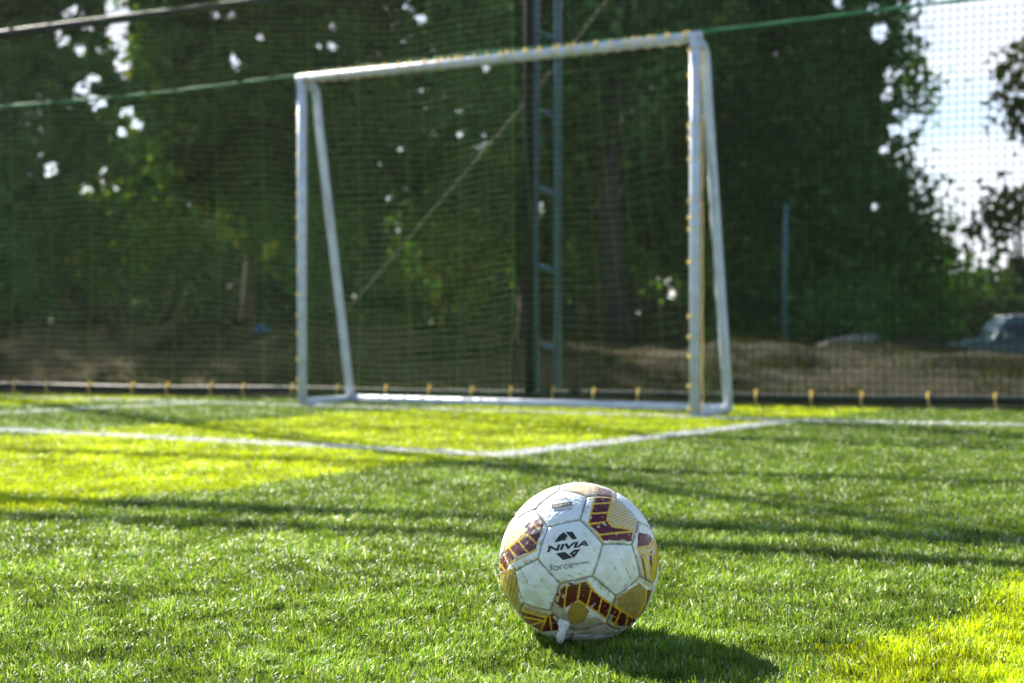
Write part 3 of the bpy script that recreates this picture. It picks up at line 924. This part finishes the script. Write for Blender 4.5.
def tree(x, y, h, tr, blobs, pal, label, bark, seed, density=26, size=0.15, lean=0.0, fork=None, base=None):
    z0 = float(terrain(np.array([x]), np.array([y]))[0]) - 0.05
    o = empty('tree', (x, y, z0)); tag(o, label, 'tree', 'trees standing behind the net fence')
    r = np.random.default_rng(seed)
    m_ = MB()
    zz = np.linspace(0, h * 0.86, 12)
    pts = [np.array([x + lean * q + 0.06 * math.sin(q * 1.3 + seed), y + 0.05 * math.sin(q * 1.1), z0 + q]) for q in zz]
    m_.tube(pts, [tr * (1.25 if i == 0 else 1.0) * (1 - 0.75 * i / 11) for i in range(12)], 10)
    for (c_, rad) in blobs:
        zc = c_[2] - z0
        if zc < 0.3 * h and r.uniform() < .5: continue
        q0 = np.clip((zc - 0.9) / (h * 0.86), 0.15, 0.95) * 11
        i0 = int(q0); s_ = pts[min(i0, 11)]
        mid = s_ * 0.45 + np.asarray(c_) * 0.55 + r.normal(0, .15, 3) - np.array([0, 0, .1])
        r0 = tr * (1 - 0.75 * i0 / 11) * 0.5
        m_.tube([s_, mid, np.asarray(c_)], [r0, r0 * .6, r0 * .2], 6)
    m_.build('trunk', bark, o)
    v, f, c_ = crown(blobs, density, size, PAL[pal], seed)
    link_mesh('crown', v, f, M_leaf, o, False, c_)
    return o


def auto_blobs(x, y, z_lo, z_hi, wid, n, seed, rmin=0.8, rmax=1.35):
    r = np.random.default_rng(seed); out = []
    for k in range(n):
        t = (k + r.uniform(0, 1)) / n
        z = z_lo + (z_hi - z_lo) * t
        w = wid * (0.55 + 0.45 * math.sin(PI * min(1, t * 0.8 + 0.2)))
        rad = r.uniform(rmin, rmax)
        out.append((np.array([x + r.uniform(-w, w), y + r.uniform(-0.9, 0.9), z]), (rad, rad * 0.95, rad * 0.85)))
    return out


def pblobs(lst, Y):
    out = []
    for (px, py, rp_) in lst:
        r_ = rp_ * Y / FPX
        out.append((at(px, py, Y + 0.6 * math.sin(px * 1.7 + py)), (r_, min(r_ * 1.1, 1.7), r_)))
    return out


for k_, (tx, ty, lb) in enumerate(((-13.0, 22.0, 'unseen tree beyond the left edge added to shade the bank, nearest of three in a row'), (-15.8, 23.0, 'unseen tree beyond the left edge added to shade the bank, middle of three in a row'), (-18.8, 22.0, 'unseen tree beyond the left edge added to shade the bank, farthest of three in a row'))):
    tree(tx, ty, (10.3, 9.0, 8.6)[k_], 0.2, auto_blobs(tx, ty, 1.5, (10.0, 8.7, 8.3)[k_], 2.1, 22, 60 + k_), 'dark', lb, M_bark, 60 + k_, density=18)  # out of view, added so their shade falls on the bank
tree(-10.4, 23.5, 8.6, 0.20, auto_blobs(-10.4, 23.5, 1.6, 8.3, 2.0, 20, 21), 'dark', 'dark dense tree at the left edge beyond the leaf gaps of sky', M_bark, 21)
tree(-7.1, 20.0, 8.0, 0.22, auto_blobs(-7.2, 20.4, 1.7, 7.6, 1.7, 22, 22), 'dark', 'dark tree with a thick trunk at the far left, sky showing through its crown', M_bark, 22)
tree(-5.6, 24.0, 8.4, 0.13, auto_blobs(-5.5, 24.0, 2.3, 8.2, 1.8, 22, 23), 'mixed', 'slim pale trunked tree with yellowing leaves left of the goal', M_palebark, 23)
tree(-4.55, 24.6, 8.6, 0.12, auto_blobs(-4.2, 24.6, 2.4, 8.4, 1.7, 22, 24), 'olive', 'slim pale trunked tree just left of the goal post', M_palebark, 24)
tree(-2.2, 22.5, 8.6, 0.17, auto_blobs(-2.2, 22.5, 2.0, 8.3, 1.9, 26, 25), 'olive', 'olive green tree filling the left half of the goal mouth', M_bark, 25)
tree(0.2, 24.0, 8.8, 0.16, auto_blobs(0.1, 24.0, 1.6, 8.5, 1.8, 26, 26), 'dark', 'dark tree directly behind the lattice mast', M_bark, 26)
tree(1.32, 18.5, 8.4, 0.17, auto_blobs(1.5, 19.3, 3.0, 8.1, 1.5, 14, 27), 'dark', 'big dark tree whose thick brown trunk stands right of the lattice mast', M_bark, 27)
tree(3.0, 23.0, 8.8, 0.18, auto_blobs(2.9, 23.0, 1.5, 8.5, 1.7, 28, 28), 'dark', 'dense dark tree behind the right goal post', M_bark, 28)
RT = [(760, 40, 80), (840, 40, 60), (885, 45, 34), (905, 85, 28), (915, 105, 20), (850, 110, 60), (780, 130, 80), (870, 165, 38), (897, 178, 20), (820, 200, 70), (893, 222, 46), (925, 250, 32), (920, 285, 40), (940, 305, 22), (870, 285, 55), (790, 270, 70), (730, 210, 60), (800, -60, 90), (880, -40, 50), (740, 310, 50), (690, 100, 60)]
tree(4.9, 22.0, 8.8, 0.2, pblobs(RT, 22.0), 'dark', 'tall dark tree right of the goal, its ragged edge against the open sky', M_bark, 29, density=64)
RR = [(a + 10, b, c * .9) for a, b, c in [(1035, 80, 26), (1012, 100, 12), (1010, 68, 11), (1022, 62, 14), (1000, 105, 6), (1018, 128, 9), (1070, 120, 40), (1085, 40, 50), (1050, 195, 26), (1022, 212, 16), (1000, 212, 14), (984, 216, 11), (972, 228, 7), (1006, 200, 10), (1075, 260, 50), (1090, 180, 50), (1130, 100, 60), (1100, -30, 60)]]
tree(7.42, 20.0, 8.0, 0.12, pblobs(RR, 20.0), 'yellow_green', 'yellowing tree at the right edge with boughs hanging into the sky', M_bark, 30, density=34)


def shrub(x, y, h, w, pal, label, seed, dens=70):
    z0 = float(terrain(np.array([x]), np.array([y]))[0]) - 0.03
    o = empty('shrub', (x, y, z0)); tag(o, label, 'shrub', 'shrubs on and behind the earth bank')
    r = np.random.default_rng(seed)
    bl = [(np.array([x + r.uniform(-w, w) * .6, y + r.uniform(-.3, .3), z0 + h * r.uniform(0.3, 0.85)]), (w * .45, w * .45, h * .25)) for _ in range(8)]
    m_ = MB()
    for c_, _ in bl:
        m_.tube([np.array([x + r.normal(0, .05), y, z0]), np.array([x, y, z0]) * .5 + c_ * .5 + r.normal(0, .05, 3), c_], [.025, .016, .006], 5)
    m_.build('stems', M_bark, o)
    v, f, c_ = crown(bl, dens, 0.10, PAL[pal], seed, gaps=False)
    link_mesh('foliage', v, f, M_leaf, o, False, c_)


shrub(-6.0, 15.5, 1.3, 0.9, 'dark', 'dark shrub on the bank at the far left', 41)
shrub(-3.9, 16.0, 1.1, 0.7, 'olive', 'olive shrub on the bank left of the pale trunks', 42)
shrub(-2.6, 17.0, 1.5, 0.7, 'dark', 'dark shrub behind the left goal post', 43)
shrub(-0.62, 15.5, 1.35, 0.32, 'yellow_green', 'upright shrub coloured yellow-green as if sunlit behind the goal mouth, left of the mast', 44)  # yellower palette paints sunlight onto this shrub's leaves
shrub(-1.5, 16.5, 0.9, 0.6, 'olive', 'low olive shrub behind the left half of the goal', 45)
shrub(3.9, 17.5, 0.9, 0.8, 'dark', 'dark low shrub by the teal pole right of the goal', 46)
shrub(6.0, 21.0, 1.3, 0.8, 'dark', 'dark shrub at the foot of the tall tree beside the blue car', 47)

# woods behind, one dark mass
r = np.random.default_rng(51); n = 7000
wx = r.uniform(-26, 22, n); wy = r.uniform(34, 44, n) + 0.12 * np.abs(wx)
prof = np.interp(wx, [-26, -5, 4, 9.5, 12, 14, 22], [4.4, 3.8, 3.4, 2.8, 1.5, 2.0, 2.6]) * (1 + 0.16 * np.sin(wx * 2.1) + 0.12 * np.sin(wx * 5.3 + 1))
wz = -0.8 + (prof + 0.8) * r.uniform(0, 1, n) ** 0.8
P = np.repeat(np.stack([wx, wy, wz], 1), 12, 0) + r.normal(0, .32, (n * 12, 3))
P = P[clear_gaps(P)]
v, f = leaves(P, 0.34, None, r)
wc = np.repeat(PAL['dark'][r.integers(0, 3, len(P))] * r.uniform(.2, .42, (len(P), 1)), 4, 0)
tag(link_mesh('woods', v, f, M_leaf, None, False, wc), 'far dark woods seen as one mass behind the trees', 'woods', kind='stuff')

# dry grass on the bank
n = 60000
gxr = r.uniform(-8, 7.5, n); gyr = r.uniform(9.2, 16, n)
k = (gyr - fence_y(gxr) > 0.5) & (nz(np.stack([gxr, gyr], 1), 0.5) + r.normal(0, .6, n) > 0.1)
gxr, gyr = gxr[k], gyr[k]; gz = terrain(gxr, gyr); n = len(gxr)
hh = r.uniform(.03, .09, n); az = r.uniform(0, 2 * PI, n); ww = 0.006
tip = np.stack([gxr + r.normal(0, .05, n), gyr + r.normal(0, .05, n), gz + hh], 1); ba = np.stack([gxr, gyr, gz - .01], 1); sd = np.stack([np.cos(az), np.sin(az), 0 * az], 1) * ww
V = np.stack([ba - sd, ba + sd, tip], 1).reshape(-1, 3); F = np.arange(n * 3).reshape(n, 3)
cg = np.where(r.uniform(0, 1, (n, 1)) < .55, np.array([.032, .031, .013]), np.array([.020, .036, .010])) * r.uniform(.6, 1.3, (n, 1))
tag(link_mesh('dry_grass', V, F, M_leaf, None, False, np.repeat(cg, 3, 0)), 'dry grass and weeds growing over the earth bank', 'grass', kind='stuff')

# ------------------------------------------------------------------ pole, boulder, tarp, car
M_teal = simple('teal_paint', (0.09, 0.24, 0.24), 0.5, var=0.2)
bx, by = at(784, 300, 15)[:2]
zb = float(terrain(np.array([bx]), np.array([by]))[0])
po = empty('utility_pole', (bx, by, zb)); tag(po, 'thin teal pole standing by the bank right of the goal', 'pole')
m_ = MB(); m_.tube([(bx, by, zb - .1), (bx + .01, by, 1.0), (bx + .02, by, 1.74)], [.021, .020, .019], 10); m_.build('shaft', M_teal, po)
m_ = MB(); m_.tube([(bx + .02, by, 1.73), (bx + .02, by, 1.76), (bx + .02, by, 1.775)], [.03, .028, .008], 10); m_.build('cap', M_teal, po)

M_rock = simple('pale_stone', (0.20, 0.19, 0.14), 0.9, col2=(0.12, 0.115, 0.085), scale=4, bump=0.6, bscale=12)
c0 = at(845, 330, 12.6); c0[2] = float(terrain(c0[:1], c0[1:2])[0]) + 0.09
bmx = bmesh.new(); bmesh.ops.create_icosphere(bmx, subdivisions=4, radius=1)
v = np.array([q.co[:] for q in bmx.verts]); f = [[q.index for q in p.verts] for p in bmx.faces]; bmx.free()
v = v * (1 + 0.10 * nz3(v, .35)[:, None] + 0.03 * nz3(v, 1.2)[:, None]) * np.array([.27, .2, .075]); v[:, 2] += 0.18 * v[:, 0]
tag(link_mesh('boulder', v + c0, f, M_rock), 'long pale boulder lying on the bank below the tall dark tree', 'boulder')
M_blue = simple('blue_plastic', (0.03, 0.12, 0.32), 0.4, var=0.3)
c0 = at(262, 330, 12.8); c0[2] = float(terrain(c0[:1], c0[1:2])[0]) + 0.04
bmx = bmesh.new(); bmesh.ops.create_icosphere(bmx, subdivisions=4, radius=1)
v = np.array([q.co[:] for q in bmx.verts]); f = [[q.index for q in p.verts] for p in bmx.faces]; bmx.free()
v = v * (1 + 0.18 * nz3(v, .6)[:, None]) * np.array([.06, .06, .04])
tag(link_mesh('plastic_sheet', v + c0, f, M_blue), 'small crumpled blue plastic sheet on the bank left of the goal', 'plastic sheet')


def car(cx_, cy_, cz_, rz):
    o = empty('parked_car', (cx_, cy_, cz_)); tag(o, 'dark blue car with sky reflection painted into its roof parked behind the bank at the right edge', 'car')
    paint = simple('dark_blue_paint', (0.003, 0.060, 0.085), 0.4, coat=0.15); glass = simple('tinted_glass', (0.01, 0.03, 0.045), 0.12, spec=0.2)
    rub = simple('tyre_rubber', (0.02, 0.02, 0.02), 0.8); rim = simple('alloy', (0.45, 0.46, 0.48), 0.3, metal=1.0); lampm = simple('lamp_glass', (0.75, 0.78, 0.8), 0.1, coat=1.0); roofm = simple('roof_sky_reflection', (0.6, 0.65, 0.7), 0.2, coat=0.6); blk = simple('black_trim', (0.02, 0.02, 0.022), 0.6)
    Rm = np.array([[math.cos(rz), -math.sin(rz), 0], [math.sin(rz), math.cos(rz), 0], [0, 0, 1]])
    C0 = np.array([cx_, cy_, cz_])
    W = 0.86
    def put(name, V, F, m, parent=o, bev=0.0, smooth=False):
        ob = link_mesh(name, (np.asarray(V, float) @ Rm.T) + C0, F, m, parent, smooth)
        if bev:
            md = ob.modifiers.new('edges', 'BEVEL'); md.width = bev; md.segments = 3; md.limit_method = 'ANGLE'; md.angle_limit = 0.6
        return ob
    def prism(prof, y0, y1, tap=0.0):
        n = len(prof); V = []
        for (y, s) in ((y0, 1), (y1, -1)):
            for (x, z) in prof: V.append((x, y, z))
        F = [list(range(n)), list(range(n, 2 * n))[::-1]] + [[(i + 1) % n, i, n + i, n + (i + 1) % n] for i in range(n)]
        return np.array(V), F
    # body side profile, front at -x, with wheel arches
    def arch(xc):
        return [(xc + 0.37 * math.cos(a), 0.32 + 0.37 * math.sin(a)) for a in np.linspace(PI, 0, 11)]
    prof = [(-2.08, 0.30)] + [(-1.72, 0.24)] + arch(-1.30) + [(-0.8, 0.22), (0.85, 0.22)] + arch(1.32) + [(1.8, 0.26), (2.1, 0.34), (2.14, 0.7), (2.06, 0.98), (1.2, 1.02), (-0.75, 0.98), (-1.4, 0.93), (-1.9, 0.82), (-2.1, 0.66)]
    V, F = prism(prof, -W, W); put('body', V, F, paint, bev=0.05)
    g = [(-0.88, 0.985), (-0.48, 1.46), (0.3, 1.52), (1.2, 1.50), (1.75, 1.36), (2.0, 1.0)]
    V, F = prism(g, -W + .04, W - .04); V = np.array(V); top = V[:, 2] > 1.2; V[top, 1] *= 0.84; cab = put('cabin', V, F, paint, bev=0.04)
    rf = [(-0.42, 1.49), (0.3, 1.535), (1.2, 1.515), (1.7, 1.39), (1.68, 1.415), (1.2, 1.545), (0.3, 1.565), (-0.42, 1.52)]
    V, F = prism(rf, -W * .8, W * .8); put('roof', V, F, roofm, bev=0.01)  # light roof colour stands in for the sky's reflection
    for s in (-1, 1):
        for (q, nm) in (([(-0.68, 1.03), (-0.40, 1.40), (0.38, 1.44), (0.38, 1.03)], 'side_window'), ([(0.46, 1.03), (0.46, 1.44), (1.1, 1.43), (1.22, 1.03)], 'side_window'), ([(1.3, 1.03), (1.2, 1.42), (1.6, 1.31), (1.78, 1.05)], 'side_window')):
            V = [(x, s * ((W - .04) * (1 - 0.16 * np.clip((z - .985) / .45, 0, 1)) + 0.006 + 0.02 * (e_)), z) for e_ in (0, -1) for x, z in q]
            put(nm, V, [[0, 1, 2, 3], [7, 6, 5, 4], [0, 4, 5, 1], [1, 5, 6, 2], [2, 6, 7, 3], [3, 7, 4, 0]], glass)
        V, F = prism([(-2.07, 0.66), (-1.82, 0.70), (-1.70, 0.80), (-1.9, 0.80), (-2.07, 0.72)], s * (W - .25), s * (W + .012)); put('headlight', V, F, lampm, bev=0.01)
        V, F = prism([(-0.62, 1.0), (-0.42, 1.0), (-0.42, 1.12), (-0.6, 1.12)], s * (W - .02), s * (W + .18)); put('mirror', V, F, paint, bev=0.02)
        V, F = prism([(0.05, 0.78), (0.25, 0.78), (0.25, 0.815), (0.05, 0.815)], s * (W), s * (W + .03)); put('door_handle', V, F, rim, bev=0.008)
        for xc in (-1.30, 1.32):
            mb = MB(); mb.tube([(xc, s * (W - .22), .32), (xc, s * (W - .20), .32), (xc, s * (W - .01), .32), (xc, s * (W + .01), .32)], [.27, .315, .315, .27], 28)
            w_ = put('wheel', np.concatenate(mb.v), mb.f, rub, smooth=False)
            mb = MB(); mb.tube([(xc, s * (W), .32), (xc, s * (W + .018), .32)], .2, 20)
            for k in range(5):
                a = k * 2 * PI / 5; mb.box((xc + .1 * math.cos(a), s * (W + .022), .32 + .1 * math.sin(a)), (.05, .02, .05))
            put('rim', np.concatenate(mb.v), mb.f, rim, w_)
    V, F = prism([(-0.86, 1.0), (-0.49, 1.445), (-0.505, 1.465), (-0.885, 1.015)], -W * .82, W * .82); put('windscreen', V, F, glass)
    V, F = prism([(-2.16, 0.34), (-2.08, 0.32), (-2.08, 0.55), (-2.14, 0.55)], -W * .9, W * .9); put('bumper', V, F, blk, bev=0.02)
    return o


car(at(1022, 340, 32)[0], 32.0, -0.72, math.radians(-5))

# ------------------------------------------------------------------ added thin haze standing in for lens veil
mh, nth, outh = mat('veil_haze')
pv_ = nth.nodes.new('ShaderNodeVolumePrincipled'); pv_.inputs['Color'].default_value = (0.93, 0.95, 0.90, 1)
pv_.inputs['Density'].default_value = 0.00036; pv_.inputs['Anisotropy'].default_value = 0.35
nth.links.new(pv_.outputs[0], outh.inputs['Volume'])
hb = MB(); hb.box((0, 80, 4.9), (374, 300, 14.6)); hz = hb.build('haze', mh, None, False)
tag(hz, 'faint added haze veiling the pitch and trees like lens flare', 'haze', kind='stuff')

# ------------------------------------------------------------------ sky, sun, camera
w = bpy.data.worlds.new('World'); scene.world = w; w.use_nodes = True
nt = w.node_tree; nt.nodes.clear()
out = nt.nodes.new('ShaderNodeOutputWorld'); bg = nt.nodes.new('ShaderNodeBackground')
sky = nt.nodes.new('ShaderNodeTexSky'); sky.sky_type = 'NISHITA'; sky.sun_disc = False
AZ = math.atan2(SUN[0], SUN[1])             # negative: left of +Y
sky.sun_elevation = SUN_EL; sky.sun_rotation = AZ % (2 * PI)
sky.air_density = 1.0; sky.dust_density = 0.7; sky.ozone_density = 3.0
tc = nt.nodes.new('ShaderNodeTexCoord'); mp = nt.nodes.new('ShaderNodeMapping'); mp.inputs['Scale'].default_value = (1.6, 1.6, 4.5)
nn = nt.nodes.new('ShaderNodeTexNoise'); nn.inputs['Scale'].default_value = 2.2; nn.inputs['Detail'].default_value = 7; nn.inputs['Roughness'].default_value = 0.55
rr = nt.nodes.new('ShaderNodeValToRGB'); rr.color_ramp.elements[0].position = 0.36; rr.color_ramp.elements[1].position = 0.58
mx = nt.nodes.new('ShaderNodeMix'); mx.data_type = 'RGBA'; mx.inputs[7].default_value = (5.6, 5.8, 6.2, 1)
nt.links.new(tc.outputs['Generated'], mp.inputs[0]); nt.links.new(mp.outputs[0], nn.inputs['Vector']); nt.links.new(nn.outputs['Fac'], rr.inputs[0])
sx = nt.nodes.new('ShaderNodeSeparateXYZ'); nt.links.new(tc.outputs['Generated'], sx.inputs[0])
lo = nt.nodes.new('ShaderNodeMapRange'); lo.inputs['From Min'].default_value = 0.50; lo.inputs['From Max'].default_value = 0.16; nt.links.new(sx.outputs['Z'], lo.inputs['Value'])
mu = nt.nodes.new('ShaderNodeMath'); mu.operation = 'MULTIPLY'; nt.links.new(rr.outputs[0], mu.inputs[0]); nt.links.new(lo.outputs[0], mu.inputs[1])
nt.links.new(mu.outputs[0], mx.inputs[0]); nt.links.new(sky.outputs[0], mx.inputs[6]); nt.links.new(mx.outputs[2], bg.inputs[0])
bg.inputs[1].default_value = 0.065
nt.links.new(bg.outputs[0], out.inputs[0])

sl = bpy.data.lights.new('sun', 'SUN'); sl.energy = 5.0; sl.angle = math.radians(0.53); sl.color = (1.0, 0.93, 0.82)
so = bpy.data.objects.new('sun', sl); COL.objects.link(so)
dv = Vector((SUN[0] * math.cos(SUN_EL), SUN[1] * math.cos(SUN_EL), math.sin(SUN_EL)))
so.rotation_euler = dv.to_track_quat('Z', 'Y').to_euler(); so.location = (-6, 8, 9)

cam = bpy.data.cameras.new('camera'); co = bpy.data.objects.new('camera', cam); COL.objects.link(co)
co.location = (0, 0, CAM_H); co.rotation_euler = (PI / 2 - PITCH, 0, 0)
cam.sensor_width = 36.0; cam.lens = 36.0 * FPX / 1024; cam.clip_start = 0.05; cam.clip_end = 2000
cam.dof.use_dof = True; cam.dof.focus_distance = 1.78; cam.dof.aperture_fstop = 5.8
scene.camera = co

scene.view_settings.view_transform = 'Standard'; scene.view_settings.look = 'None'
scene.view_settings.exposure = 1.8; scene.view_settings.gamma = 1.0
scene.cycles.use_denoising = True
scene.cycles.max_bounces = 8; scene.cycles.transparent_max_bounces = 8
scene.cycles.sample_clamp_indirect = 6.0
